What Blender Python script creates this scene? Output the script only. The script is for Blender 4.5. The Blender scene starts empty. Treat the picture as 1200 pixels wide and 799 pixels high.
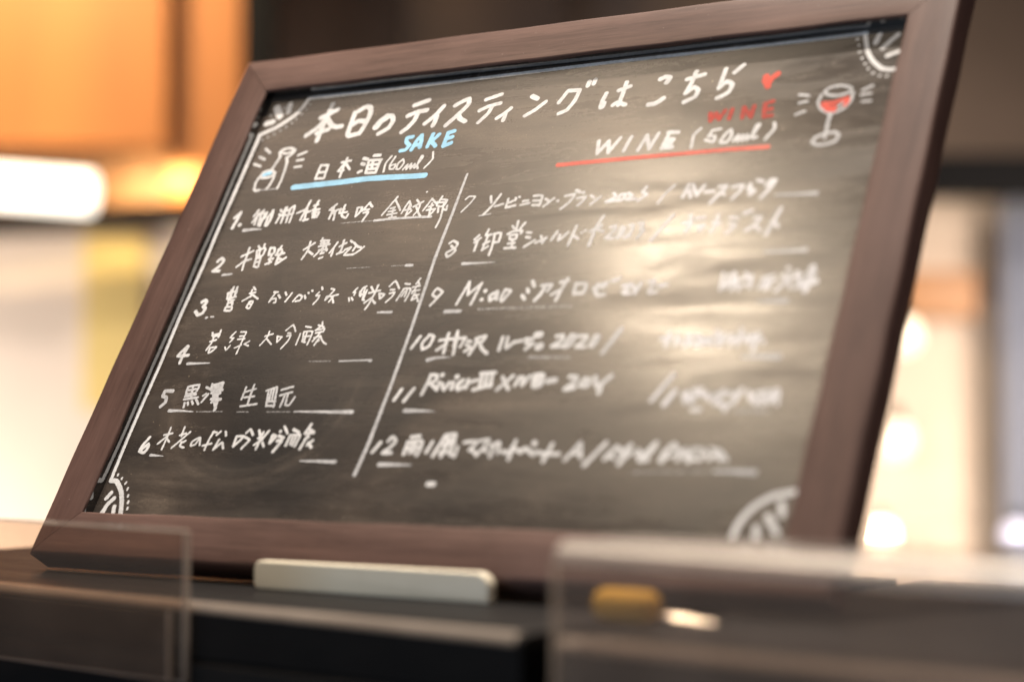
import bpy, bmesh, math, random
import numpy as np
from mathutils import Vector, Matrix
random.seed(4)
sc = bpy.context.scene
C = sc.collection
R = math.radians
CZ = 1.30                                    # height of the lens above the floor

# ------------------------------------------------------------------ camera
cam_d = bpy.data.cameras.new('camera')
cam = bpy.data.objects.new('camera', cam_d); C.objects.link(cam); sc.camera = cam
cam.location = (0, 0, CZ); cam.rotation_euler = (R(90 + 2.1207), 0, 0)
cam_d.sensor_width = 36.0; cam_d.lens = 36.0 * 2182.7 / 1200.0
cam_d.clip_start = .02; cam_d.clip_end = 60
cam_d.dof.use_dof = True; cam_d.dof.focus_distance = 1.0
cam_d.dof.aperture_fstop = 2.75; cam_d.dof.aperture_blades = 0

# ------------------------------------------------------------------ world and light
w = bpy.data.worlds.new('World'); sc.world = w; w.use_nodes = True
bg = w.node_tree.nodes['Background']
bg.inputs[0].default_value = (.58, .66, .86, 1); bg.inputs[1].default_value = .045

def area(name, loc, target, size, power, col, size_y=None, spread=180, shape=None):
    d = bpy.data.lights.new(name, 'AREA'); d.energy = power; d.color = col
    d.shape = shape or ('RECTANGLE' if size_y else 'DISK'); d.size = size
    if size_y: d.size_y = size_y
    d.spread = R(spread)
    o = bpy.data.objects.new(name, d); C.objects.link(o); o.location = loc
    o.rotation_euler = (Vector(target) - Vector(loc)).to_track_quat('-Z', 'Y').to_euler()
    return o
# downlight right above the counter: shades the strip under the top rail
area('overhead_downlight', (.02, 1.17, CZ + 1.60), (0, .9, CZ), .055, 52, (1.0, .88, .76))
# warm ceiling downlight that glares off the board
area('ceiling_downlight', (-.75, .780, CZ + 1.27), (.09, .87, CZ + .07), .12, 6.8, (1.0, .80, .58))
# softer light of the room's ceiling
area('ceiling_glow', (-1.27, 1.34, CZ + 1.75), (0, 1.0, CZ + .15), .95, 5.4, (1.0, .78, .60), .8)
# warm fill added from the right to lift the frame's dark side face
area('side_fill', (1.9, .1, CZ + .35), (.2, .85, CZ), .8, 8, (1.0, .80, .66), .6)
# cool daylight from the front of the shop
area('shop_front_daylight', (-2.4, -1.8, CZ + .4), (0, .9, CZ), 1.6, 27, (.66, .81, 1.0), 1.4)
# unseen front fill, added to brighten the ivory bar
area('front_fill', (-.75, -.75, CZ + .55), (-.05, .85, CZ), .35, 2.5, (1.0, .90, .80))
# unseen lamps added to wash the walls behind with light
area('wall_washer', (-1.6, 3.0, CZ - .75), (-1.35, 3.9, CZ - .2), .5, 27, (1.0, .84, .68), .3)
area('cabinet_washer', (-1.02, 2.75, CZ + 1.25), (-.95, 3.4, CZ + .55), .25, 24, (1.0, .74, .42), .2)
area('niche_fill', (-.66, 3.42, CZ + .44), (-.66, 3.52, CZ + .30), .14, .8, (1.0, .78, .42), .03)  # added to brighten the niche, which the washers miss
area('screen_washer', (1.45, 2.2, CZ + .25), (.85, 3.6, CZ - .30), .6, 8.5, (1.0, .83, .68), .5, 75)

sc.view_settings.view_transform = 'Standard'; sc.view_settings.look = 'None'
sc.view_settings.exposure = 0.06; sc.view_settings.gamma = 1
sc.cycles.max_bounces = 8; sc.cycles.transparent_max_bounces = 16

# ------------------------------------------------------------------ helpers
def newmat(name, col=(.5, .5, .5), rough=.5, metal=0, ior=1.5, spec=None):
    m = bpy.data.materials.new(name); m.use_nodes = True
    b = m.node_tree.nodes['Principled BSDF']
    b.inputs['Base Color'].default_value = (*col, 1); b.inputs['Roughness'].default_value = rough
    b.inputs['Metallic'].default_value = metal; b.inputs['IOR'].default_value = ior
    if spec is not None: b.inputs['Specular IOR Level'].default_value = spec
    return m, m.node_tree, b
def nd(t, typ, **kw):
    n = t.nodes.new(typ)
    for k, v in kw.items():
        if k in n.inputs: n.inputs[k].default_value = v
        else: setattr(n, k, v)
    return n
def noise(t, scale, detail=4, rough=.55, mapping=None, seed=0, dist=0):
    tc = t.nodes.new('ShaderNodeTexCoord'); mp = t.nodes.new('ShaderNodeMapping')
    mp.inputs['Scale'].default_value = mapping or (1, 1, 1); mp.inputs['Location'].default_value = (seed, seed * 1.7, seed * .3)
    t.links.new(tc.outputs['Object'], mp.inputs[0])
    n = t.nodes.new('ShaderNodeTexNoise'); n.inputs['Scale'].default_value = scale
    n.inputs['Detail'].default_value = detail; n.inputs['Roughness'].default_value = rough
    n.inputs['Distortion'].default_value = dist
    t.links.new(mp.outputs[0], n.inputs['Vector'])
    return n.outputs['Fac']
def ramp(t, fac, stops):
    r = t.nodes.new('ShaderNodeValToRGB'); t.links.new(fac, r.inputs[0])
    e = r.color_ramp.elements
    while len(e) < len(stops): e.new(.5)
    for k, (p, c) in enumerate(stops):
        e[k].position = p; e[k].color = (*c, 1) if len(c) == 3 else c
    return r.outputs[0]
def vramp(t, fac, a, b, va, vb):
    r = t.nodes.new('ShaderNodeMapRange'); t.links.new(fac, r.inputs[0])
    r.inputs[1].default_value = a; r.inputs[2].default_value = b; r.inputs[3].default_value = va; r.inputs[4].default_value = vb
    return r.outputs[0]
def mul(t, a, b, op='MULTIPLY', clamp=False):
    m = t.nodes.new('ShaderNodeMath'); m.operation = op; m.use_clamp = clamp
    for i, q in enumerate((a, b)):
        if isinstance(q, (int, float)): m.inputs[i].default_value = q
        else: t.links.new(q, m.inputs[i])
    return m.outputs[0]
def mixc(t, fac, a, b, mode='MIX'):
    m = t.nodes.new('ShaderNodeMix'); m.data_type = 'RGBA'; m.blend_type = mode
    for i, q in ((0, fac), (6, a), (7, b)):
        if isinstance(q, (int, float)): m.inputs[i].default_value = q
        elif isinstance(q, tuple): m.inputs[i].default_value = (*q, 1)
        else: t.links.new(q, m.inputs[i])
    return m.outputs[2]
def bump(t, b, h, strength, dist=.001):
    n = t.nodes.new('ShaderNodeBump'); n.inputs['Strength'].default_value = strength; n.inputs['Distance'].default_value = dist
    t.links.new(h, n.inputs['Height']); t.links.new(n.outputs[0], b.inputs['Normal'])

def link(name, me, mat, parent=None, loc=None):
    o = bpy.data.objects.new(name, me); C.objects.link(o)
    if mat: me.materials.append(mat)
    if parent: o.parent = parent
    if loc: o.location = loc
    return o
def tag(o, label=None, cat=None, group=None, kind=None):
    if label: o['label'] = label
    if cat: o['category'] = cat
    if group: o['group'] = group
    if kind: o['kind'] = kind
    return o
def empty(name, loc=(0, 0, 0), rz=0):
    o = bpy.data.objects.new(name, None); C.objects.link(o); o.location = loc; o.rotation_euler = (0, 0, rz)
    o.empty_display_size = .05
    return o
def box_bm(x0, x1, y0, y1, z0, z1, bev=0, seg=3, bm=None):
    own = bm is None
    b = bmesh.new()
    vs = [b.verts.new((x, y, z)) for x in (x0, x1) for y in (y0, y1) for z in (z0, z1)]
    for f in ((0, 1, 3, 2), (4, 6, 7, 5), (0, 4, 5, 1), (2, 3, 7, 6), (0, 2, 6, 4), (1, 5, 7, 3)): b.faces.new([vs[i] for i in f])
    bmesh.ops.recalc_face_normals(b, faces=b.faces)
    if bev: bmesh.ops.bevel(b, geom=b.edges[:], offset=bev, segments=seg, profile=.5, affect='EDGES')
    if own: return b
    me = bpy.data.meshes.new('t'); b.to_mesh(me); b.free(); bm.from_mesh(me); bpy.data.meshes.remove(me)
    return bm
def done(name, bm, mat, parent=None, smooth=True, loc=None):
    me = bpy.data.meshes.new(name); bm.to_mesh(me); bm.free()
    if smooth:
        me.polygons.foreach_set('use_smooth', [True] * len(me.polygons))
        me.set_sharp_from_angle(angle=R(50))
    return link(name, me, mat, parent, loc)
def cyl_bm(r1, r2, h, seg=32, z=0, bm=None, cap=True):
    bm = bm or bmesh.new()
    bmesh.ops.create_cone(bm, cap_ends=cap, segments=seg, radius1=r1, radius2=r2, depth=h, matrix=Matrix.Translation((0, 0, z + h / 2)))
    return bm

# ------------------------------------------------------------------ materials
def wood_mat(name, dark, light, scale=(1, 1, 1), rough=.50):
    m, t, b = newmat(name, rough=rough, spec=.22)
    g = noise(t, 95, 9, .72, scale, 3.1, .3)
    f = noise(t, 620, 4, .65, scale, 7.7)
    big = noise(t, 9, 4, .55, (1, 1, 1), 11)
    c = ramp(t, g, [(.28, dark), (.72, light)])
    c = mixc(t, mul(t, vramp(t, f, .5, .72, 0, 1), .4, clamp=True), c, tuple(q * .45 for q in dark))
    c = mixc(t, vramp(t, big, .45, .75, 0, .35), c, (light[0] * 1.45, light[1] * 1.5, light[2] * 1.6))
    # pale rub marks and specks
    sp = noise(t, 700, 2, .5, (1, 1, 1), 21)
    c = mixc(t, vramp(t, sp, .74, .80, 0, .6), c, (.45, .40, .36))
    t.links.new(c, b.inputs['Base Color'])
    rr = vramp(t, noise(t, 24, 5, .6, scale, 5), .3, .7, rough - .08, rough + .14)
    t.links.new(rr, b.inputs['Roughness'])
    bump(t, b, g, .35, .0004)
    return m
DK, LT = (.048, .0245, .020), (.160, .094, .076)
M_woodx = wood_mat('brown_wood_along', DK, LT, (.06, 1, 1))
M_woody = wood_mat('brown_wood_up', (.046, .0215, .0175), (.128, .072, .057), (1, .06, 1))
M_lip, t, b = newmat('shaded_glossy_lip', (.004, .004, .005), .07, 0, 2.9)
M_lip_t = t

# board face: matt black paint, wiped chalk dust, satin sheen
M_board, t, b = newmat('chalkboard_face', (.03, .03, .03), .32, 0, 1.55)
n1 = noise(t, 14, 6, .62, (.35, 1.6, 1), 2.0, .8)          # broad wipes
n2 = noise(t, 46, 7, .65, (.12, 1.5, 1), 4.2, .6)          # fine horizontal strokes
n3 = noise(t, 1500, 2, .6, (1, 1, 1), 9.0)                 # dust grains
n4 = noise(t, 7, 4, .5, (1, 1, 1), 15.0, 1.2)              # cloudy patches
wipe = mul(t, vramp(t, n1, .45, .72, 0, 1), vramp(t, n2, .35, .75, .1, 1))
wipe = mul(t, wipe, vramp(t, n4, .35, .65, .15, 1))
def swirl(t, cx, cy, rx, ry, rings, seed):
    # curved cloth wipe round a centre, with fine ring streaks
    tc = t.nodes.new('ShaderNodeTexCoord'); mp = t.nodes.new('ShaderNodeMapping')
    mp.inputs['Location'].default_value = (-cx / rx, -cy / ry, 0); mp.inputs['Scale'].default_value = (1 / rx, 1 / ry, 1)
    t.links.new(tc.outputs['Object'], mp.inputs[0])
    ln = t.nodes.new('ShaderNodeVectorMath'); ln.operation = 'LENGTH'
    sep = t.nodes.new('ShaderNodeSeparateXYZ'); t.links.new(mp.outputs[0], sep.inputs[0])
    cmb = t.nodes.new('ShaderNodeCombineXYZ'); t.links.new(sep.outputs[0], cmb.inputs[0]); t.links.new(sep.outputs[1], cmb.inputs[1])
    t.links.new(cmb.outputs[0], ln.inputs[0])
    nn = t.nodes.new('ShaderNodeTexNoise'); nn.noise_dimensions = '1D'; nn.inputs['Scale'].default_value = rings
    nn.inputs['Detail'].default_value = 5; t.links.new(mul(t, ln.outputs['Value'], 1.0, 'MULTIPLY'), nn.inputs['W'])
    ring = vramp(t, nn.outputs['Fac'], .45, .8, 0, 1)
    band = mul(t, vramp(t, ln.outputs['Value'], .80, .97, 0, 1), vramp(t, ln.outputs['Value'], 1.0, 1.12, 1, 0))
    low = vramp(t, sep.outputs[1], -.15, .15, 1, 0)
    return mul(t, mul(t, band, low), mul(t, ring, .6, 'ADD'), clamp=True)
sw = swirl(t, -.115, -.062, .062, .058, 16, 1)
sw2 = swirl(t, -.05, .012, .085, .035, 14, 2)
dust = mul(t, mul(t, wipe, .8), mul(t, mul(t, sw, vramp(t, n2, .35, .65, .3, 1.1)), .20), 'ADD')
dust = mul(t, dust, mul(t, sw2, .07), 'ADD')
n6 = noise(t, 170, 8, .75, (.35, 1.2, 1), 41, .9)
dust = mul(t, dust, mul(t, vramp(t, n6, .50, .78, 0, .26), vramp(t, n4, .3, .6, .25, 1)), 'ADD')
grain = vramp(t, n3, .35, .75, .55, 1.5)
dust = mul(t, dust, grain, clamp=True)
base = mixc(t, vramp(t, n4, .3, .7, 0, 1), (.021, .0192, .018), (.058, .0445, .035))
col = mixc(t, dust, base, (.22, .170, .128))
sp = noise(t, 620, 2, .5, (1, 1, 1), 31)
spk = mul(t, vramp(t, sp, .735, .79, 0, 1), vramp(t, n4, .38, .6, .1, 1))
col = mixc(t, mul(t, spk, .85), col, (.62, .50, .36))
t.links.new(col, b.inputs['Base Color'])
n5 = noise(t, 30, 5, .6, (.22, 1.3, 1), 27, .7)
rg = mul(t, mul(t, vramp(t, n2, .3, .72, .19, .27), vramp(t, n5, .42, .68, 0, .13), 'ADD'), mul(t, dust, .30), 'ADD')
t.links.new(rg, b.inputs['Roughness'])
bump(t, b, n3, .12, .0002)

def chalk(name, col, alpha=1.0, dry=.25):
    m, t, b = newmat(name, col, .75, 0, 1.4)
    f = noise(t, 520, 3, .6, (1, 1, 1), 3)
    g = noise(t, 90, 3, .5, (1, 1, 1), 8)
    dk = tuple(q * .80 for q in col)
    t.links.new(ramp(t, g, [(.35, dk), (.6, col)]), b.inputs['Base Color'])
    a = vramp(t, f, .30, .55, 1 - dry, 1)
    t.links.new(mul(t, a, alpha, clamp=True), b.inputs['Alpha'])
    return m
WH = (.76, .755, .75)
M_chalk = chalk('white_chalk_ink', WH, .97, .22)
M_chalk_g = chalk('thin_white_chalk_ink', (.74, .74, .75), .80, .35)
M_dim = chalk('worn_white_chalk_ink', (.80, .79, .80), 1.0, .2)
M_dot = chalk('hollow_chalk_dots', (.70, .70, .70), .55, .6)
M_faint = chalk('rubbed_chalk_ink', (.72, .71, .70), .42, .8)
M_blue = chalk('pale_blue_chalk_ink', (.36, .66, .88), 1.0, .08)
M_red = chalk('red_chalk_ink', (.72, .10, .065), .95, .15)
M_redd = chalk('thin_red_chalk_ink', (.55, .065, .045), .85, .4)
M_redl = chalk('rose_chalk_ink', (.80, .20, .15), .95, .15)

M_black, t, b = newmat('black_powder_coat', (.012, .0115, .012), .5, spec=.14)
f = noise(t, 900, 3, .6, (1, 1, 1), 1); g = noise(t, 30, 5, .6, (.3, 1, 1), 2)
t.links.new(mixc(t, vramp(t, g, .5, .8, 0, .25), (.0085, .008, .008), (.035, .030, .026)), b.inputs['Base Color'])
t.links.new(vramp(t, g, .3, .7, .42, .58), b.inputs['Roughness']); bump(t, b, f, .25, .0003)
M_top, t, b = newmat('worn_grey_brown_laminate', (.2, .165, .135), .38)
g = noise(t, 40, 6, .6, (.3, 1, 1), 6); f = noise(t, 600, 3, .6, (1, 1, 1), 1)
t.links.new(ramp(t, g, [(.3, (.13, .105, .085)), (.7, (.24, .20, .165))]), b.inputs['Base Color'])
t.links.new(vramp(t, g, .3, .7, .28, .45), b.inputs['Roughness']); bump(t, b, f, .2, .0002)
M_white, t, b = newmat('ivory_plastic', (.72, .68, .57), .42)
g = noise(t, 60, 5, .6, (1, 1, 1), 1)
t.links.new(mixc(t, vramp(t, g, .5, .75, 0, .3), (.80, .735, .58), (.64, .56, .42)), b.inputs['Base Color'])

def acrylic(name, tint, veil, veilcol, rough, ior=1.49):
    m = bpy.data.materials.new(name); m.use_nodes = True; t = m.node_tree; t.nodes.clear()
    out = nd(t, 'ShaderNodeOutputMaterial'); tr = nd(t, 'ShaderNodeBsdfTransparent', Color=(*tint, 1))
    gl = nd(t, 'ShaderNodeBsdfGlossy', Roughness=rough, Color=(1, 1, 1, 1)); fr = nd(t, 'ShaderNodeFresnel', IOR=ior)
    df = nd(t, 'ShaderNodeBsdfDiffuse', Color=(*veilcol, 1)); tl = nd(t, 'ShaderNodeBsdfTranslucent', Color=(*veilcol, 1))
    mm = nd(t, 'ShaderNodeMixShader', Fac=.5); t.links.new(df.outputs[0], mm.inputs[1]); t.links.new(tl.outputs[0], mm.inputs[2])
    m1 = nd(t, 'ShaderNodeMixShader'); t.links.new(tr.outputs[0], m1.inputs[1]); t.links.new(mm.outputs[0], m1.inputs[2])
    nz = noise(t, 12, 5, .6, (1, 1, 1), 3, .6)
    sc_ = noise(t, 900, 2, .5, (1, 1, 1), 5)
    fac = mul(t, vramp(t, nz, .3, .75, veil * .7, veil * 1.5), mul(t, vramp(t, sc_, .74, .80, 0, 1), .5), 'ADD', True)
    t.links.new(fac, m1.inputs[0])
    m2 = nd(t, 'ShaderNodeMixShader'); gm = nd(t, 'ShaderNodeNewGeometry'); t.links.new(mul(t, fr.outputs[0], mul(t, 1.0, gm.outputs['Backfacing'], 'SUBTRACT')), m2.inputs[0]); t.links.new(m1.outputs[0], m2.inputs[1]); t.links.new(gl.outputs[0], m2.inputs[2])
    t.links.new(m2.outputs[0], out.inputs[0])
    return m
M_acr = acrylic('clear_acrylic', (.85, .77, .70), .045, (.75, .70, .66), .04)
M_acr2 = acrylic('scuffed_acrylic', (.88, .84, .81), .105, (.84, .74, .66), .16)
M_bend = acrylic('acrylic_fold', (.88, .84, .80), .38, (.88, .80, .72), .30, 2.4)
M_edge = acrylic('acrylic_cut_edge', (.8, .76, .72), .30, (.85, .78, .70), .12)

# ------------------------------------------------------------------ room behind (far out of focus)
def px(x, y, Y):                              # a place at distance Y in line with picture position x, y (1200 x 799)
    return ((x - 600) / 2182.7 * Y, Y, CZ + (480.5 - y) / 2182.7 * Y)
def wall_box(name, x0, x1, z0, z1, y, th, mat, parent=None, bev=0):
    return done(name, box_bm(x0, x1, y, y + th, z0, z1, bev), mat, parent, smooth=bool(bev))
def flat(name, col, rough=.6, var=.25, scale=(1, 1, 1), ns=6):
    m, t, b = newmat(name, col, rough)
    g = noise(t, ns, 4, .55, scale, 2)
    t.links.new(ramp(t, g, [(.3, tuple(q * (1 - var) for q in col)), (.7, tuple(min(1, q * (1 + var)) for q in col))]), b.inputs['Base Color'])
    return m
M_orange = flat('honey_wood', (.46, .175, .045), .5, .22, (1, 1, .15), 5)
M_cream = flat('cream_plaster', (.86, .76, .68), .7, .04)
M_yellow = flat('yellow_poster_paper', (.90, .70, .28), .6, .05)
M_postb = flat('black_steel', (.010, .010, .011), .7, .1); M_postb.node_tree.nodes['Principled BSDF'].inputs['Specular IOR Level'].default_value = .08
M_taupe = flat('taupe_plaster', (.21, .155, .125), .7, .08)
M_beige = flat('beige_screen_paper', (.70, .58, .48), .7, .08)
M_bluegrey = flat('blue_grey_cloth', (.40, .43, .52), .8, .1, (4, 1, .2))
M_darkw = flat('dark_walnut', (.06, .03, .018), .5, .2, (.2, 1, 1))
M_amber = flat('amber_wood', (.50, .25, .11), .5, .1)
def emit(name, col, s):
    m, t, b = newmat(name, col, .4); b.inputs['Emission Color'].default_value = (*col, 1); b.inputs['Emission Strength'].default_value = s
    return m
M_tube = emit('lit_tube', (1.0, .93, .80), 2.6)
M_bulb = emit('lit_bulb', (1.0, .86, .62), 9)
M_bulbs = emit('lit_frosted_bulb', (1.0, .84, .64), 1.35)
M_bulb2 = emit('lit_cool_bulb', (.80, .80, 1.0), .9)
def span(x0, x1, y0, y1, Y):
    a = px(x0, y1, Y); b_ = px(x1, y0, Y); return a[0], b_[0], a[2], b_[2]
# back wall of the room and floor
wall_box('back_wall', -3.2, 3.2, 0, 2.9, 4.10, .1, M_taupe)['kind'] = 'structure'
o = done('floor', box_bm(-3.2, 3.2, -2.5, 4.1, -.05, 0), M_darkw, smooth=False); o['kind'] = 'structure'
o = done('ceiling', box_bm(-3.2, 3.2, 1.6, 4.1, 2.9, 2.95), M_taupe, smooth=False); o['kind'] = 'structure'
# honey wood cabinet, upper left
cab = empty('wall_cabinet', (0, 0, 0)); tag(cab, 'glowing orange wood cabinet high on the left behind the chalkboard', 'cabinet')
x0, x1, z0, z1 = span(-260, 192, -420, 170, 3.4); wall_box('door', x0, x1, z0, z1, 3.40, .05, M_orange, cab)
x0, x1, z0, z1 = span(195, 287, -420, 252, 3.44); wall_box('side_panel', x0, x1, z0, z1, 3.46, .05, M_orange, cab)
x0, x1, z0, z1 = span(-260, 195, 172, 252, 3.5); wall_box('niche_back', x0, x1, z0, z1, 3.52, .03, M_amber, cab)
# black post
x0, x1, z0, z1 = span(280, 318, -420, 1200, 3.3); o = wall_box('steel_post', x0, x1, z0, z1, 3.30, .06, M_postb); tag(o, 'black upright post behind the top left corner of the chalkboard', 'post')
# tube lamp
x0, x1, z0, z1 = span(-240, 114, 194, 240, 3.3)
bm = cyl_bm(.5 * (z1 - z0), .5 * (z1 - z0), x1 - x0, 24, -(x1 - x0) / 2); bmesh.ops.rotate(bm, verts=bm.verts, cent=(0, 0, 0), matrix=Matrix.Rotation(R(90), 3, 'Y'))
o = done('tube_lamp', bm, M_tube); o.location = ((x0 + x1) / 2, 3.25, (z0 + z1) / 2); o.rotation_euler = (0, R(4.2), 0); tag(o, 'bright white tube lamp under the orange cabinet at the left', 'lamp')
# black shelf rail
x0, x1, z0, z1 = span(-260, 300, 248, 261, 3.3); bm = box_bm(-(x1 - x0) / 2, (x1 - x0) / 2, 0, .22, -(z1 - z0) / 2, (z1 - z0) / 2)
o = done('wall_shelf', bm, M_postb, smooth=False); o.location = ((x0 + x1) / 2, 3.28, (z0 + z1) / 2); o.rotation_euler = (0, R(-3.4), 0); tag(o, 'thin dark shelf between the tube lamp and the cream wall', 'shelf')
# cream wall, lower left, with a yellow sheet
x0, x1, z0, z1 = span(-260, 330, 262, 1200, 3.6); o = wall_box('cream_partition', x0, x1, z0, z1, 3.6, .05, M_cream); tag(o, 'brightly lit cream partition to the left of the chalkboard', 'partition')
x0, x1, z0, z1 = span(92, 165, 272, 480, 3.55); o = wall_box('yellow_notice', x0, x1, z0, z1, 3.585, .005, M_yellow); tag(o, 'blurred pale yellow notice on the cream partition', 'notice')
# brown board above the middle
x0, x1, z0, z1 = span(470, 660, -300, 90, 3.9); o = wall_box('dark_wall_panel', x0, x1, z0, z1, 3.9, .05, M_darkw); tag(o, 'dark brown panel peeping over the top rail of the chalkboard', 'panel')
# right side
x0, x1, z0, z1 = span(900, 2300, 180, 226, 3.3); o = wall_box('dark_beam', x0, x1, z0, z1, 3.3, .1, M_postb); tag(o, 'dark horizontal beam behind the right side of the frame', 'beam')
x0, x1, z0, z1 = span(780, 1172, 224, 1300, 3.6); o = wall_box('beige_screen', x0, x1, z0, z1, 3.6, .04, M_beige); tag(o, 'beige lit screen to the right of the chalkboard', 'screen')
x0, x1, z0, z1 = span(1176, 1700, 224, 1300, 3.5)
bm = bmesh.new(); n = 120
rows = [[bm.verts.new((x0 + (x1 - x0) * i / n, 3.5 + .02 * math.sin(i * 1.3), z)) for i in range(n + 1)] for z in (z0, z1)]
for i in range(n): bm.faces.new((rows[0][i], rows[0][i + 1], rows[1][i + 1], rows[1][i]))
ex_ = bmesh.ops.extrude_face_region(bm, geom=bm.faces[:]); bmesh.ops.translate(bm, verts=[q for q in ex_['geom'] if isinstance(q, bmesh.types.BMVert)], vec=(0, .004, 0)); bmesh.ops.recalc_face_normals(bm, faces=bm.faces)
o = done('curtain', bm, M_bluegrey); tag(o, 'blue grey curtain at the far right edge', 'curtain')
x0, x1, z0, z1 = span(1040, 1146, 318, 372, 3.55); o = wall_box('amber_box', x0, x1, z0, z1, 3.55, .045, M_amber, bev=.004); tag(o, 'blurred orange wooden box beside the right rail of the chalkboard', 'box')
def bulb(x, y, Y, rad, mat, label):
    r_ = empty('round_lamp', px(x, y, Y)); tag(r_, label, 'lamp', 'small round lamps behind the board')
    b_ = bmesh.new(); bmesh.ops.create_uvsphere(b_, u_segments=20, v_segments=12, radius=rad); done('globe', b_, mat, r_)
    done('socket', cyl_bm(rad * .5, rad * .35, rad * .9, 16, rad * .8), M_postb, r_)
bulb(1056, 392, 3.3, .034, M_bulbs, 'highest of the three warm lamps beside the right rail')
bulb(1046, 515, 3.3, .034, M_bulbs, 'middle one of the three warm lamps beside the right rail')
bulb(1030, 626, 3.3, .024, M_bulb, 'lowest and brightest warm lamp, beside the lower right corner')
bulb(1189, 626, 3.3, .024, M_bulb2, 'pale lavender lamp in front of the curtain')


# ------------------------------------------------------------------ black boxes under the board
TOP = CZ - .0845
yaw = math.atan2(-.63, .776)
U = Vector((math.cos(yaw), math.sin(yaw), 0)); V = Vector((-U.y, U.x, 0))   # along the front, and back into depth
P0 = Vector((.0034, .7030, TOP))              # front top right corner of the left box
def black_box(label, off, length, cat='box'):
    """local x runs along the front edge (0 .. length), y back, z up with 0 at the lid top"""
    r = empty('black_box', tuple(P0 + U * off), yaw)
    r['label'] = label; r['category'] = cat; r['group'] = 'black boxes the chalkboard stands on'
    def sweep(prof, x0, x1):
        b_ = bmesh.new(); A = [b_.verts.new((x0, y, z)) for y, z in prof]; B = [b_.verts.new((x1, y, z)) for y, z in prof]
        for i in range(len(prof)): j = (i + 1) % len(prof); b_.faces.new((A[i], A[j], B[j], B[i]))
        b_.faces.new(A); b_.faces.new(B); bmesh.ops.recalc_face_normals(b_, faces=b_.faces); return b_
    q = .0042; arc = [(q - q * math.cos(R(a_)), -q + q * math.sin(R(a_))) for a_ in range(0, 91, 10)]
    done('lid', sweep([(0, -.0235)] + arc + [(.30, 0), (.30, -.0235)], 0, length), M_black, r)
    q2 = q + .0004; out = [(q - q2 * math.cos(R(a_)), -q + q2 * math.sin(R(a_))) for a_ in range(6, 91, 7)]
    inn = [(q - (q - .0006) * math.cos(R(a_)), -q + (q - .0006) * math.sin(R(a_))) for a_ in range(90, 5, -7)]
    done('edge_trim', sweep(out + [(q + .003, .0003), (q + .003, -.0006)] + inn, .002, length - .003), M_top, r)
    done('body', box_bm(.002, length - .002, .003, .298, -.11, -.0245, .0008, 2), M_black, r)
    done('drawer_front', box_bm(.003, length - .003, -.0015, .0028, -.085, -.0255, .0012, 2), M_black, r)
    return r
black_box('long matt black box under the left half of the chalkboard, ivory bar on its lid', -.52, .52)
black_box('second black box behind the scuffed clear cover, right of the narrow dark gap', .0153, .56)

# ------------------------------------------------------------------ chalkboard
mb = Matrix(((0.843717, 0.277533, -0.459474, -0.01772), (-0.536788, 0.436223, -0.722197, 0.933137), (0.0, 0.85597, 0.517025, 0.068326 + CZ), (0, 0, 0, 1)))
board = empty('chalkboard'); board.matrix_world = mb
tag(board, 'brown wood framed chalkboard with a handwritten drinks list, leaning back', 'chalkboard')
W2, H2, FW, TH, DEP = .225, .16722, .02576, .0180, .0070
def rail(name, mat, L, horizontal, flip):
    """a mitred rail with rounded arrises: profile swept along the outer length"""
    bm = bmesh.new(); r = .0022; n = 4
    prof = []
    def arc(cx, cz, a0, a1):
        for k in range(n + 1):
            a = R(a0 + (a1 - a0) * k / n); prof.append((cx + r * math.cos(a), cz + r * math.sin(a)))
    # s = 0 at the outer edge, FW at the opening; z = 0 front, -TH back
    arc(r, -r, 180, 90)
    prof.append((FW * .33, .00035)); prof.append((FW * .66, .00035))
    r2 = .0014
    for k in range(n + 1):
        a = R(90 - 90 * k / n); prof.append((FW - r2 + r2 * math.cos(a), -r2 + r2 * math.sin(a)))
    prof.append((FW, -.0022)); prof.append((FW - .004, -TH)); prof.append((.0016, -TH)); prof.append((0, -TH + .0016))
    segs = 40; rows = []
    for i in range(segs + 1):
        row = []
        for s, z in prof:
            half = L / 2 - s - .00022                   # mitre
            x = -half + 2 * half * i / segs
            wob = .00018 * math.sin(i * .9 + s * 90) * (1 if 0 < i < segs else 0)
            row.append(bm.verts.new((x, s + wob, z)))
        rows.append(row)
    np_ = len(prof)
    for i in range(segs):
        for j in range(np_):
            k = (j + 1) % np_
            bm.faces.new((rows[i][j], rows[i + 1][j], rows[i + 1][k], rows[i][k]))
    bm.faces.new(rows[0]); bm.faces.new(rows[-1][::-1])
    bmesh.ops.recalc_face_normals(bm, faces=bm.faces)
    o = done(name, bm, None, board)
    return o
def bake(o, M, mat):
    o.data.transform(M); o.data.materials.append(mat)
    if M.determinant() < 0: o.data.flip_normals()
bake(rail('frame_rail', None, 2 * W2, 1, 0), Matrix.Translation((0, -H2, 0)), M_woodx)
bake(rail('frame_rail', None, 2 * W2, 1, 0), Matrix.Translation((0, H2, 0)) @ Matrix.Rotation(math.pi, 4, 'Z'), M_woodx)
bake(rail('frame_rail', None, 2 * H2, 1, 0), Matrix.Translation((W2, 0, 0)) @ Matrix.Rotation(math.pi / 2, 4, 'Z'), M_woody)
bake(rail('frame_rail', None, 2 * H2, 1, 0), Matrix.Translation((-W2, 0, 0)) @ Matrix.Rotation(-math.pi / 2, 4, 'Z'), M_woody)
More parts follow.
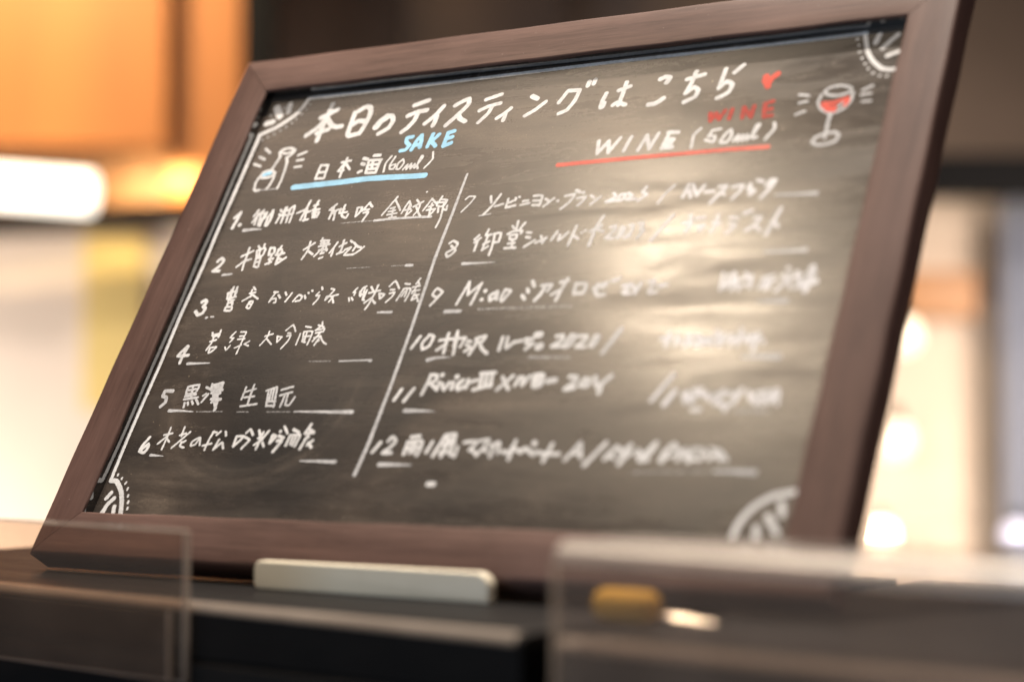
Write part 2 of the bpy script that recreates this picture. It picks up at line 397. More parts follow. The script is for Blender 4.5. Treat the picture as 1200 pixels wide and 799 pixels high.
# glossy lip round the writing surface; its shade is put into the black colour
IX, IY = W2 - FW, H2 - FW
lip = bmesh.new()
for s in (-1, 1):
    box_bm(-IX - .0012, IX + .0012, *sorted((s * (IY - .00004), s * (IY + .0015))), -DEP - .001, -.0016, 0, bm=lip)
    box_bm(*sorted((s * (IX - .00004), s * (IX + .0015))), -IY, IY, -DEP - .001, -.0016, 0, bm=lip)
done('inner_lip', lip, M_lip, board, smooth=False)
done('writing_surface', box_bm(-IX - .003, IX + .003, -IY - .003, IY + .003, -DEP - .003, -DEP), M_board, board, smooth=False)
done('back_panel', box_bm(-W2 + .012, W2 - .012, -H2 + .012, H2 - .012, -TH + .0005, -DEP - .0035), M_black, board, smooth=False)
# hinged prop at the back
prop = box_bm(-.035, .035, -.205, 0, -.006, 0, .0015, 2)
po = done('rear_prop', prop, M_black, board); po.location = (0, .085, -TH - .001); po.rotation_euler = (R(24), 0, 0)

STROKES = '''title: -1493,-1314,18 -1495,-1241,18 -1501,-1166,18 -1499,-1047,18 | -1541,-1220,18 -1488,-1240,18 -1440,-1271,18 | -1497,-1216,18 -1532,-1150,18 -1597,-1094,18 | -1497,-1216,18 -1437,-1153,18 -1396,-1136,18 -1359,-1137,18 | -1523,-1105,18 -1451,-1123,18 | -1298,-1229,18 -1294,-1150,18 -1291,-1077,18 | -1277,-1239,18 -1233,-1267,18 -1198,-1257,18 -1181,-1213,18 -1186,-1145,18 -1202,-1072,17 | -1291,-1077,18 -1270,-1060,18 -1202,-1072,17 | -1276,-1142,18 -1247,-1163,18 -1203,-1158,18 | -1051,-1169,25 -1083,-1143,25 -1101,-1107,25 | -1055,-1181,17 -1014,-1175,17 -994,-1137,17 -1010,-1087,17 -1063,-1054,17 | -882,-1237,17 -795,-1264,17 | -901,-1164,17 -845,-1186,17 -782,-1191,17 | -837,-1175,17 -843,-1126,17 -872,-1076,17 -902,-1049,17 | -673,-1208,17 -708,-1147,17 -760,-1094,17 | -695,-1138,17 -694,-1106,17 -699,-1075,17 | -594,-1204,16 -557,-1227,16 -516,-1241,16 -507,-1202,16 -538,-1153,16 -610,-1066,16 | -552,-1137,16 -527,-1103,16 -488,-1082,16 | -398,-1223,14 -305,-1250,14 | -415,-1148,14 -367,-1171,14 -292,-1186,14 | -340,-1165,14 -351,-1122,14 -395,-1063,14 | -210,-1142,14 -248,-1104,14 -280,-1081,14 | -232,-1102,14 -233,-1061,14 | -95,-1211,17 -59,-1191,17 | -101,-1078,14 -47,-1113,14 3,-1162,14 | 124,-1223,14 90,-1147,14 | 124,-1223,14 195,-1220,14 | 196,-1218,14 188,-1154,14 158,-1090,14 113,-1070,14 | 241,-1271,16 238,-1244,15 | 274,-1281,15 272,-1254,15 | 371,-1177,14 361,-1121,14 364,-1084,14 | 370,-1108,22 368,-1090,22 | 441,-1188,14 504,-1209,14 | 475,-1239,14 473,-1163,14 468,-1088,14 | 435,-1090,14 456,-1106,14 508,-1085,14 | 675,-1236,16 701,-1247,16 729,-1239,16 718,-1208,16 | 649,-1071,16 690,-1074,16 727,-1103,16 | 834,-1215,14 928,-1236,14 | 875,-1261,14 865,-1183,14 849,-1121,14 | 849,-1121,14 888,-1156,14 918,-1134,14 909,-1092,14 854,-1063,14 | 1043,-1256,14 1034,-1133,14 | 1034,-1133,14 1068,-1171,14 1105,-1149,14 1094,-1098,14 1040,-1068,14 | 1098,-1227,14 1138,-1272,14
heart: 1283,-1178,18 1302,-1121,18 | 1302,-1121,18 1316,-1160,18 1343,-1187,18 | 1282,-1155,18 1308,-1111,18
red_word: 1027,-971,13 1040,-922,13 | 1040,-922,13 1060,-965,13 | 1059,-969,13 1087,-928,13 | 1087,-928,13 1107,-980,13 | 1145,-983,13 1142,-926,13 | 1208,-989,13 1213,-923,13 | 1208,-987,13 1260,-925,13 | 1260,-925,13 1263,-991,13 | 1320,-994,13 1330,-920,12 | 1319,-1000,13 1361,-1012,12 | 1324,-960,12 1364,-962,12 | 1330,-918,12 1373,-922,12
wine_heading: 608,-865,12 588,-777,12 | 698,-866,12 671,-773,12 | 698,-866,12 735,-776,12 | 735,-776,12 763,-873,12 | 818,-873,12 875,-867,12 | 824,-865,12 806,-772,12 | 824,-824,16 856,-823,16 | 815,-779,16 861,-774,15 | 821,-802,16 849,-799,16 | 998,-879,9 969,-841,9 974,-758,9 | 1067,-860,9 1112,-864,9 | 1067,-858,9 1056,-823,9 | 1054,-824,9 1091,-820,9 1089,-786,9 1042,-802,9 | 1169,-855,9 1145,-828,9 1129,-781,9 1165,-777,9 1182,-820,9 1169,-855,9 | 1199,-781,9 1219,-814,9 1223,-778,9 1243,-812,9 1248,-778,9 1268,-811,9 1272,-780,9 | 1272,-780,9 1301,-817,9 1320,-869,9 1307,-869,9 1297,-826,9 1304,-788,9 1322,-792,9 | 1398,-870,9 1406,-837,9 1371,-774,9 | 420,-857,12 435,-775,12 | 435,-775,12 481,-851,12 | 481,-851,12 499,-774,12 | 499,-774,12 545,-865,12
red_line: 215,-719,14 615,-725,14 952,-727,13 1169,-729,13 1399,-725,13
blue_word: -809,-1006,14 -844,-1001,14 -839,-971,14 -810,-947,14 -826,-917,14 -858,-913,14 | -750,-1011,14 -772,-971,14 -784,-913,14 | -750,-1011,14 -737,-968,14 -732,-926,14 | -765,-943,14 -736,-947,14 | -673,-1011,14 -681,-924,14 | -630,-1004,14 -664,-959,14 | -664,-959,14 -628,-924,14 | -571,-1005,15 -573,-919,15 | -573,-1010,15 -535,-1018,15 | -568,-968,15 -535,-977,15 | -570,-918,15 -528,-935,15
blue_line: -1531,-715,20 -1373,-720,20 -1194,-725,20 -1019,-733,20 -872,-731,20 -726,-725,19 -624,-724,19
sake_heading: -1393,-859,9 -1394,-765,9 | -1393,-859,9 -1339,-856,9 | -1339,-854,9 -1332,-764,9 | -1383,-807,9 -1339,-809,9 | -1392,-764,9 -1335,-762,9 | -1246,-867,9 -1186,-874,9 | -1219,-895,9 -1221,-830,9 -1220,-762,9 | -1222,-860,9 -1249,-806,9 | -1212,-856,9 -1170,-812,9 | -1242,-803,9 -1212,-807,9 | -1098,-882,12 -1071,-873,12 | -1097,-845,12 -1078,-837,12 | -1098,-785,12 -1082,-792,12 | -1030,-896,12 -990,-894,12 | -1052,-864,10 -968,-861,10 | -1054,-857,10 -1044,-778,10 | -973,-855,10 -975,-772,10 | -1041,-775,10 -978,-772,10 | -1034,-831,10 -977,-831,10 | -1038,-801,10 -976,-801,10 | -1023,-858,10 -1015,-809,10 | -904,-880,7 -928,-835,7 -921,-772,7 | -876,-875,7 -892,-822,7 -885,-790,7 -859,-788,7 -855,-819,7 -888,-811,7 | -817,-851,7 -841,-822,7 -838,-786,7 -817,-784,7 -801,-824,7 -817,-851,7 | -791,-777,7 -771,-811,7 -767,-777,7 -748,-814,7 -741,-778,7 -723,-810,7 -715,-781,7 -684,-852,7 -696,-863,7 -704,-805,7 -691,-776,7 | -628,-882,7 -613,-833,7 -648,-775,7
bottle_drawing: -1730,-954,10 -1746,-985,10 -1723,-1005,10 -1674,-1009,10 -1634,-989,10 -1644,-968,10 -1668,-942,10 | -1733,-982,8 -1696,-971,8 -1661,-978,8 -1642,-990,8 | -1728,-951,10 -1739,-908,10 -1753,-860,10 | -1677,-940,10 -1659,-907,10 -1649,-832,10 -1645,-765,9 -1650,-719,9 | -1819,-815,10 -1807,-845,10 -1766,-855,10 -1729,-844,10 -1725,-817,10 -1757,-803,10 -1801,-803,10 -1819,-815,10 | -1824,-809,10 -1833,-774,10 -1824,-727,10 -1805,-712,10 -1784,-714,10 | -1715,-832,10 -1712,-789,10 -1719,-746,10 -1731,-720,10 | -1868,-1022,9 -1821,-988,9 | -1888,-964,9 -1841,-941,9 | -1907,-913,9 -1852,-893,9 | -1595,-950,9 -1544,-969,9 | -1589,-912,9 -1543,-914,9 | -1585,-863,9 -1539,-865,9
bottle_band: -1795,-825,13 -1751,-835,13
dim_marks: -1784,-715,5 -1731,-715,5 -1648,-715,5 | -1857,-1324,12 -1856,-1324,12 | -1941,-1280,12 -1940,-1279,12 | -1927,-1095,9 -1926,-1095,9 | -1891,-1111,9 -1890,-1110,9 | -1851,-1129,9 -1850,-1129,9 | -1815,-1151,9 -1814,-1150,9 | -1781,-1176,9 -1780,-1175,9 | -1750,-1202,9 -1749,-1201,9 | -1729,-1228,9 -1728,-1227,9 | -1703,-1264,9 -1702,-1263,9 | -1682,-1296,9 -1681,-1296,9 | -1668,-1333,9 -1667,-1333,9
corner_arcs: -1961,-1136,15 -1862,-1177,15 -1797,-1221,15 -1750,-1261,15 -1719,-1309,15 -1695,-1377,15 | -1920,-1333,25 -1866,-1265,25 | -1824,-1348,20 -1814,-1294,20 | -1948,-1218,21 -1903,-1226,20 | 1761,-1392,12 1778,-1331,12 1804,-1257,12 1844,-1198,12 1891,-1153,12 1933,-1140,12 1963,-1139,12 | 1840,-1370,15 1829,-1320,15 | 1936,-1359,13 1871,-1280,13 | 1957,-1248,12 1905,-1229,12 | 1726,-1357,8 1728,-1359,8 | 1743,-1317,7 1745,-1318,7 | 1755,-1272,7 1757,-1273,7 | 1777,-1228,7 1778,-1230,7 | 1799,-1193,7 1800,-1195,7 | 1823,-1158,7 1824,-1159,7 | 1853,-1127,7 1855,-1129,7 | 1890,-1107,7 1891,-1108,7 | 1927,-1100,7 1929,-1101,7 | 1722,1391,16 1732,1334,16 1754,1280,16 1787,1234,16 1830,1200,16 1879,1174,16 1953,1158,16 | 1823,1331,17 1833,1387,17 | 1863,1277,17 1919,1351,17 | 1911,1214,17 1925,1266,17 | -1959,1193,15 -1916,1197,15 -1876,1231,15 -1842,1271,15 -1814,1323,15 -1788,1393,15 | -1919,1266,14 -1938,1300,14 | -1883,1299,15 -1913,1340,15 -1923,1398,15 | -1917,1362,15 -1927,1389,15 | -1855,1347,14 -1843,1395,14 | -1927,1155,7 -1926,1162,7 | -1886,1175,7 -1887,1182,7 | -1844,1201,7 -1847,1210,7 | -1815,1235,7 -1814,1246,7 | -1791,1276,7 -1790,1285,7 | -1772,1313,7 -1771,1323,7 | -1758,1349,7 -1758,1359,7
border_lines: -1962,-1138,14 -1964,-779,14 -1969,-444,13 -1963,-205,13 -1973,143,13 -1967,481,12 -1971,754,12 -1969,995,12 -1963,1183,12 | -1679,-1382,14 -1090,-1380,13 -339,-1386,12 356,-1392,12 1063,-1389,11 1565,-1388,11 1770,-1392,10
divider_line: -343,-707,8 -347,-445,9 -354,-155,10 -344,201,10 -342,590,10 -350,935,11 -367,1123,11
sake_1: -1849,-560,12 -1880,-526,12 | -1849,-560,12 -1855,-503,12 -1865,-451,12 | -1819,-472,14 -1818,-471,14 | -1720,-566,9 -1738,-526,9 | -1709,-531,9 -1730,-484,9 | -1709,-505,9 -1708,-467,9 | -1680,-563,9 -1705,-531,9 | -1691,-552,9 -1678,-462,9 | -1654,-512,9 -1677,-495,9 | -1659,-528,9 -1663,-453,9 | -1649,-546,9 -1650,-505,9 | -1710,-542,9 -1651,-542,9 | -1626,-503,9 -1626,-458,9 | -1610,-558,11 -1602,-501,11 -1612,-454,11 | -1630,-511,9 -1615,-539,9 | -1555,-558,9 -1545,-546,9 | -1551,-526,9 -1539,-516,9 | -1551,-470,9 -1545,-503,9 | -1524,-570,9 -1528,-519,9 | -1529,-547,9 -1485,-553,9 | -1516,-573,9 -1516,-518,9 -1514,-467,9 | -1500,-517,9 -1480,-523,9 | -1487,-560,9 -1479,-467,8 | -1487,-562,9 -1464,-579,9 -1455,-521,8 -1454,-465,8 | -1468,-522,9 -1452,-526,8 | -1422,-527,9 -1370,-552,9 -1361,-607,9 | -1370,-552,9 -1381,-477,9 | -1373,-523,9 -1332,-533,9 | -1362,-551,9 -1351,-471,9 | -1359,-472,9 -1327,-477,9 | -1302,-602,9 -1308,-547,9 -1299,-489,9 | -1321,-570,9 -1297,-576,9 | -1320,-541,9 -1274,-543,9 | -1311,-518,9 -1266,-522,9 -1270,-490,9 | -1297,-539,9 -1283,-488,9 | -1160,-568,8 -1196,-532,8 | -1196,-532,8 -1159,-524,8 | -1172,-546,8 -1175,-471,8 | -1149,-507,8 -1141,-461,8 | -1146,-529,8 -1091,-528,8 | -1099,-558,8 -1097,-489,8 -1059,-468,8 -1053,-493,8 | -1119,-534,8 -1118,-505,8 -1067,-508,8 | -1176,-501,8 -1147,-520,8 | -1004,-533,8 -994,-474,8 | -1004,-533,8 -971,-532,8 -979,-493,8 -992,-476,8 | -931,-562,8 -963,-508,8 | -933,-560,8 -903,-533,8 | -948,-514,8 -918,-516,8 | -947,-495,8 -916,-498,8 -935,-437,8 | -754,-588,7 -815,-470,7 | -761,-569,7 -726,-527,7 -702,-495,7 | -773,-512,7 -746,-518,7 | -752,-511,7 -743,-448,7 | -778,-470,7 -719,-477,7 | -759,-449,7 -714,-451,7 | -779,-491,7 -736,-496,7 | -662,-554,7 -676,-516,7 -685,-474,7 | -661,-551,7 -639,-514,7 -659,-494,7 | -667,-493,7 -634,-498,7 | -650,-521,7 -652,-452,7 | -652,-452,7 -625,-486,7 | -614,-558,7 -597,-542,7 | -622,-512,7 -567,-544,7 | -582,-538,7 -582,-488,7 -599,-455,7 | -607,-518,7 -582,-481,7 -552,-445,7 | -515,-558,7 -548,-482,7 | -516,-558,7 -474,-521,7 | -518,-505,7 -492,-513,7 | -505,-526,7 -497,-439,7 | -524,-483,7 -470,-487,7 | -473,-480,7 -495,-441,7 | -453,-568,7 -466,-522,7 | -473,-533,7 -467,-507,7 | -445,-547,7 -412,-541,7 -420,-505,7 -454,-500,7 | -450,-528,7 -420,-529,7 | -456,-506,7 -444,-463,7 | -399,-503,7 -396,-475,7 -417,-482,7 | -426,-518,7 -414,-427,7 -422,-364,7 | -569,-607,6 -566,-608,6
sake_2: -1867,-220,11 -1847,-243,11 -1822,-219,11 -1843,-182,11 -1874,-155,11 -1826,-154,11 | -1703,-246,9 -1634,-279,8 | -1670,-303,9 -1665,-248,8 -1664,-211,8 -1657,-153,8 | -1668,-215,8 -1709,-174,8 | -1665,-213,8 -1625,-224,8 | -1608,-312,8 -1592,-293,8 | -1568,-321,8 -1566,-292,8 | -1606,-281,8 -1555,-296,8 | -1606,-281,8 -1592,-240,8 | -1592,-240,8 -1551,-245,8 -1547,-285,8 | -1590,-298,8 -1578,-254,8 | -1589,-225,8 -1582,-174,8 | -1581,-172,8 -1549,-168,8 -1557,-226,8 | -1590,-227,8 -1558,-229,8 | -1581,-200,8 -1556,-203,8 | -1515,-294,9 -1506,-246,9 -1473,-257,9 -1483,-290,9 -1515,-294,9 | -1485,-242,9 -1479,-186,9 | -1493,-217,9 -1463,-219,9 | -1502,-183,9 -1469,-197,9 | -1438,-300,9 -1455,-244,9 | -1452,-281,9 -1427,-278,9 | -1449,-242,9 -1400,-251,9 | -1418,-263,9 -1434,-222,9 | -1432,-219,9 -1428,-181,9 | -1427,-179,9 -1375,-220,9 | -1425,-219,9 -1398,-208,9 | -1268,-268,8 -1208,-310,8 | -1242,-319,8 -1237,-260,8 -1255,-204,8 | -1237,-260,8 -1193,-233,8 | -1166,-338,8 -1164,-320,8 | -1170,-322,8 -1113,-321,8 | -1113,-321,8 -1118,-293,8 | -1164,-303,8 -1112,-305,8 | -1171,-284,8 -1099,-295,8 | -1148,-325,8 -1134,-251,8 | -1159,-258,8 -1104,-260,8 | -1135,-276,8 -1176,-220,8 | -1121,-282,8 -1103,-253,8 | -1138,-235,8 -1119,-238,8 | -1135,-202,8 -1115,-209,8 | -1048,-305,8 -1061,-270,8 -1077,-236,8 | -1060,-268,8 -1057,-216,8 | -1024,-275,8 -986,-297,8 | -1009,-316,8 -1003,-254,8 -1009,-237,8 | -1022,-226,8 -983,-239,8 | -960,-310,8 -947,-300,8 | -932,-294,8 -901,-269,8 -875,-262,8 | -910,-277,8 -920,-244,8 | -979,-251,8 -942,-265,8 -970,-217,8 -909,-217,8 -881,-237,8 -855,-264,8
sake_3: -1854,56,12 -1836,44,12 -1818,59,12 -1831,87,12 | -1831,87,12 -1809,100,12 -1815,131,12 -1845,142,12 -1872,118,12 | -1665,-37,8 -1657,35,8 | -1637,-36,8 -1632,22,8 | -1687,2,8 -1677,41,8 | -1689,2,8 -1629,-8,8 | -1673,41,8 -1621,29,8 | -1673,-17,8 -1661,35,8 | -1630,0,8 -1629,27,8 | -1664,52,8 -1624,52,8 | -1661,69,8 -1652,95,8 -1624,93,8 -1626,68,8 -1661,69,8 | -1660,120,8 -1617,121,8 -1615,102,8 | -1662,98,8 -1661,118,8 | -1519,-31,7 -1497,-12,7 | -1528,10,7 -1490,6,7 | -1522,-11,7 -1512,32,7 | -1508,25,7 -1559,60,7 | -1502,22,7 -1453,50,7 | -1505,65,7 -1512,100,7 -1489,113,7 -1484,96,7 -1481,65,7 -1505,65,7 | -1509,81,7 -1482,82,7 | -1357,8,7 -1328,11,7 | -1341,11,7 -1356,45,7 -1365,73,7 | -1365,73,7 -1351,56,7 -1326,53,7 -1318,79,7 -1330,79,7 | -1317,31,7 -1297,49,7 | -1275,15,7 -1260,33,7 | -1227,21,7 -1251,75,7 | -1198,76,7 -1175,35,7 -1146,46,7 -1152,70,7 -1179,76,7 | -1132,41,7 -1118,61,7 | -1114,23,7 -1109,27,7 | -1094,9,7 -1088,15,7 | -1034,-9,7 -1025,5,7 | -1041,23,7 -1052,44,7 -1029,46,7 -1035,75,7 -1050,99,7 | -966,2,7 -942,12,7 -956,41,7 -978,75,7 -976,53,7 -947,53,7 -904,43,7 | -930,48,7 -948,87,7 | -938,58,7 -916,95,7 | -791,6,6 -808,33,6 -794,33,6 -795,51,6 | -824,68,6 -813,87,6 | -807,67,6 -791,84,6 | -735,-2,7 -755,11,7 -761,48,7 -749,59,7 | -765,31,7 -745,50,7 -723,35,7 | -742,8,7 -729,77,7 -717,87,7 | -722,23,7 -726,85,7 | -701,3,7 -677,31,7 | -659,-7,7 -662,33,7 | -702,42,7 -635,28,7 | -662,33,7 -672,99,7 -687,144,7 | -708,104,7 -672,72,7 | -673,79,7 -636,109,7 | -633,47,7 -616,81,7 | -633,47,7 -597,55,7 -614,82,7 | -583,5,7 -556,-27,7 -515,19,6 | -566,26,7 -543,27,7 | -564,50,7 -536,44,6 -539,67,6 -570,106,6 | -486,-8,6 -455,-3,6 | -484,24,6 -504,96,6 | -484,24,6 -441,24,6 -440,61,6 -448,102,6 | -471,40,6 -483,72,6 | -459,28,6 -461,73,6 | -400,-36,6 -416,-4,6 | -429,17,6 -386,10,6 | -405,9,6 -421,56,6 | -423,43,6 -380,35,6 | -403,48,6 -409,97,6 | -402,70,6 -373,65,6 | -390,64,6 -363,108,6 | -406,97,6 -382,84,6 | -402,-11,6 -388,10,6
sake_4: -1821,348,11 -1862,411,11 -1787,408,11 | -1815,352,11 -1825,404,11 -1827,457,11 | -1680,264,7 -1662,291,7 | -1675,280,7 -1625,271,7 | -1625,251,7 -1622,295,7 | -1662,291,7 -1620,281,7 | -1669,322,7 -1631,312,7 | -1656,301,7 -1657,334,7 -1673,377,7 | -1652,362,7 -1648,395,7 -1626,383,7 -1609,360,7 -1652,362,7 | -1513,263,6 -1537,299,6 -1511,303,6 -1526,329,6 | -1547,361,6 -1530,379,6 | -1523,373,6 -1514,351,6 | -1476,265,6 -1440,266,6 -1440,291,6 -1472,291,6 | -1478,312,6 -1432,309,6 | -1440,291,6 -1442,339,6 -1446,405,6 | -1476,367,6 -1436,350,6 | -1418,343,6 -1390,326,6 | -1414,345,6 -1385,356,6 | -1294,297,6 -1246,283,6 | -1276,267,6 -1276,302,6 -1304,355,6 | -1276,313,6 -1229,349,6 | -1208,299,6 -1196,336,6 | -1207,301,6 -1175,305,6 -1193,335,6 | -1164,263,6 -1130,229,6 -1096,271,6 | -1144,280,6 -1125,283,6 | -1143,299,6 -1119,296,6 -1123,330,6 -1150,378,6 | -1039,242,6 -1001,249,6 | -1057,286,6 -1058,356,6 | -1038,275,6 -1023,336,6 | -1038,275,6 -979,276,6 -982,358,6 | -1015,282,6 -1012,336,6 | -1032,305,6 -990,303,6 | -1026,337,6 -1002,341,6 | -937,216,6 -934,232,6 | -958,235,6 -916,248,6 | -930,234,6 -963,268,6 | -962,268,6 -908,258,6 -908,278,6 | -955,285,6 -915,278,6 | -922,278,6 -955,337,6 | -953,315,6 -918,305,6 | -916,308,6 -934,362,6 | -915,305,6 -887,339,6 -856,357,6 | -930,346,6 -914,333,6
sake_5: -1790,637,12 -1845,636,12 -1846,668,12 -1817,677,12 -1810,708,12 -1831,734,12 | -1691,610,8 -1685,656,8 -1623,649,8 -1618,599,8 -1691,610,8 | -1685,632,8 -1622,624,8 | -1659,605,8 -1638,683,8 | -1685,672,8 -1615,659,8 | -1684,689,8 -1593,678,8 | -1669,713,8 -1662,739,8 | -1648,708,8 -1640,723,8 | -1623,701,8 -1607,719,8 | -1595,693,8 -1569,719,8 | -1561,615,8 -1527,626,8 | -1558,666,8 -1543,655,8 | -1552,706,8 -1527,657,8 | -1528,595,8 -1522,623,8 | -1516,603,10 -1458,587,10 | -1515,622,10 -1458,609,10 | -1454,589,10 -1453,642,10 | -1519,630,10 -1441,632,10 | -1506,650,10 -1447,652,10 | -1509,603,10 -1480,682,10 | -1482,597,10 -1454,690,10 | -1492,688,10 -1427,689,10 | -1481,707,10 -1438,692,10 | -1480,642,10 -1452,708,10 | -1445,689,10 -1438,756,10 | -1492,655,10 -1436,745,10 | -1282,616,7 -1281,691,7 | -1276,645,7 -1212,627,7 | -1233,601,7 -1231,663,7 -1226,723,7 | -1268,679,7 -1203,673,7 | -1270,734,7 -1166,719,7 | -1135,639,7 -1073,617,7 | -1120,641,7 -1096,732,7 | -1104,628,7 -1090,704,7 | -1088,625,7 -1072,704,7 | -1069,626,7 -1044,737,7 | -1098,730,7 -1043,731,7 | -1097,704,7 -1048,703,7 | -1035,635,7 -967,615,7 | -1031,668,7 -958,648,7 | -999,664,7 -1001,737,7 | -981,661,7 -972,723,7 -946,726,7 -929,678,7
sake_6: -1814,926,10 -1840,974,10 -1846,1010,10 -1808,1021,10 -1795,986,10 -1805,967,10 -1834,1001,10 | -1719,911,7 -1664,900,7 | -1692,866,7 -1690,913,7 -1693,999,7 | -1692,916,7 -1738,965,7 | -1688,933,7 -1661,953,7 | -1607,912,7 -1568,900,7 | -1596,861,7 -1593,917,7 | -1543,891,7 -1628,989,7 | -1576,952,7 -1573,977,7 -1544,986,7 | -1573,959,7 -1549,944,7 | -1468,925,7 -1502,950,7 -1500,974,7 -1473,966,7 -1457,925,7 -1441,970,7 | -1379,886,7 -1391,936,7 -1394,999,7 | -1419,973,7 -1364,959,7 | -1384,890,7 -1360,892,7 | -1352,908,7 -1332,886,7 | -1300,886,7 -1286,911,7 | -1323,936,8 -1334,995,8 | -1334,995,8 -1295,953,8 -1272,987,8 | -1212,915,8 -1210,974,8 | -1212,915,8 -1164,915,8 -1207,974,8 | -1161,916,8 -1118,937,8 -1149,986,8 | -1157,894,8 -1138,872,8 -1107,906,8 | -1078,878,8 -1056,912,8 | -1012,881,8 -1031,920,8 | -1045,888,8 -1051,988,8 | -1074,963,8 -1033,933,8 | -1064,925,8 -1030,920,8 | -1025,950,8 -1007,972,8 | -975,907,11 -975,951,11 | -975,904,8 -951,913,8 -972,951,8 | -919,855,8 -883,895,8 | -936,883,10 -934,883,10 | -932,910,10 -900,920,10 | -932,938,10 -903,938,10 -933,1002,10 | -852,873,10 -813,888,9 | -861,907,10 -865,964,9 | -862,906,8 -799,904,8 -807,969,8 | -841,918,8 -840,957,8 | -821,912,8 -824,963,8 | -753,841,9 -771,893,9 | -770,894,9 -716,889,9 | -754,868,9 -719,886,9 | -748,899,9 -767,984,9 | -756,927,9 -741,914,9 | -704,934,9 -729,961,9 | -727,948,9 -698,974,9
wine_7: -293,-537,6 -276,-554,6 -237,-549,6 -258,-503,6 -292,-455,6 | -136,-545,8 -121,-503,8 | -78,-553,8 -105,-487,8 -146,-426,8 | -89,-476,8 -44,-488,8 | -20,-520,8 -18,-464,8 | -18,-463,8 36,-473,8 | -15,-491,8 26,-509,8 | 24,-521,8 28,-519,8 | 43,-528,8 47,-525,8 | 76,-498,8 105,-500,8 | 69,-473,8 118,-483,8 | 133,-527,8 186,-523,8 186,-460,8 | 139,-496,8 184,-494,8 | 143,-467,8 186,-465,8 | 211,-502,8 232,-489,8 | 213,-454,8 262,-502,8 | 289,-483,10 290,-482,10 | 326,-511,8 379,-518,8 364,-473,8 323,-430,8 | 381,-543,10 407,-530,10 | 427,-526,10 430,-524,10 | 401,-491,8 451,-497,8 438,-469,8 417,-444,8 | 479,-502,8 501,-488,8 | 492,-447,8 537,-491,8
wine_7_faint: 608,-508,9 627,-486,9 578,-457,9 625,-461,9 | 652,-496,9 640,-461,9 669,-463,9 682,-494,9 652,-496,9 | 694,-501,9 722,-483,9 691,-462,9 743,-462,9 | 787,-532,9 773,-503,9 801,-485,9 761,-451,9 | 945,-531,7 907,-485,7 879,-426,7 | 1023,-528,10 1011,-469,10 1008,-452,10 | 1037,-490,10 1052,-450,10 | 1010,-473,10 1037,-490,10 | 1046,-526,10 1083,-458,10 | 1083,-459,10 1111,-517,10 | 1124,-475,10 1170,-476,10 | 1193,-501,10 1235,-503,10 1206,-461,10 1168,-405,10 | 1216,-464,10 1233,-450,10 | 1265,-494,10 1320,-500,10 1308,-461,10 1279,-423,10 | 1358,-504,10 1367,-440,10 | 1349,-481,10 1390,-462,10 1371,-439,10 | 1392,-525,10 1422,-513,10 | 1446,-488,11 1462,-519,11 1485,-517,11 1471,-479,11 1431,-416,11 | 1451,-495,11 1473,-497,11
wine_8: -296,-253,8 -277,-268,8 -243,-250,8 -249,-223,8 -294,-192,8 -279,-167,8 -258,-180,8 -241,-205,8 -278,-236,8 | -125,-294,8 -146,-268,8 | -109,-277,8 -139,-250,8 | -122,-259,8 -122,-197,8 | -77,-327,8 -83,-293,8 | -82,-291,8 -50,-295,8 | -67,-292,8 -75,-202,8 | -79,-234,8 -49,-250,8 | -74,-198,8 -46,-220,8 | -35,-298,8 7,-300,8 11,-247,8 -11,-243,8 | -29,-298,8 -20,-225,8 -21,-165,8 | 89,-369,8 94,-314,8 | 64,-340,8 78,-326,8 | 135,-357,8 113,-313,8 | 51,-291,8 81,-307,8 132,-308,8 129,-290,8 | 69,-282,8 109,-285,8 109,-255,8 74,-258,8 69,-282,8 | 93,-256,8 102,-208,8 | 74,-230,8 110,-233,8 | 59,-202,8 124,-202,8 | 166,-294,8 191,-292,8 | 171,-265,8 194,-260,8 | 178,-204,8 229,-243,8 | 238,-224,8 294,-254,8 | 259,-265,8 280,-221,8 | 281,-231,8 294,-254,8 | 348,-288,8 328,-238,8 | 369,-267,8 371,-232,8 414,-280,8 | 451,-317,8 436,-200,8 | 448,-260,8 482,-237,8 | 492,-273,8 495,-272,8 | 511,-284,8 513,-283,8 | 592,-368,9 569,-305,9 558,-191,9 | 542,-277,9 596,-311,9 | 577,-289,9 616,-273,9 | 651,-295,10 680,-301,10 679,-274,10 643,-232,10 683,-227,10 | 717,-295,10 707,-228,10 725,-240,10 735,-286,10 | 758,-300,10 781,-299,10 772,-253,10 749,-226,10 778,-236,10 | 806,-309,10 833,-307,10 823,-273,10 845,-264,10 819,-218,10
wine_8_faint: 987,-348,9 900,-197,9 | 1054,-292,11 1098,-293,11 1078,-240,11 | 1083,-338,11 1094,-284,11 | 1118,-318,11 1161,-319,11 | 1139,-268,11 1170,-273,11 1152,-243,11 | 1233,-327,11 1231,-269,10 1215,-231,10 | 1216,-285,11 1254,-275,10 | 1298,-310,10 1341,-303,10 | 1307,-272,10 1338,-262,10 1300,-218,10 | 1366,-328,10 1405,-344,10 | 1427,-301,10 1462,-299,10 1437,-256,10 1400,-227,10 | 1437,-256,10 1473,-224,10 | 1552,-346,11 1509,-198,11 | 1525,-272,11 1560,-242,11
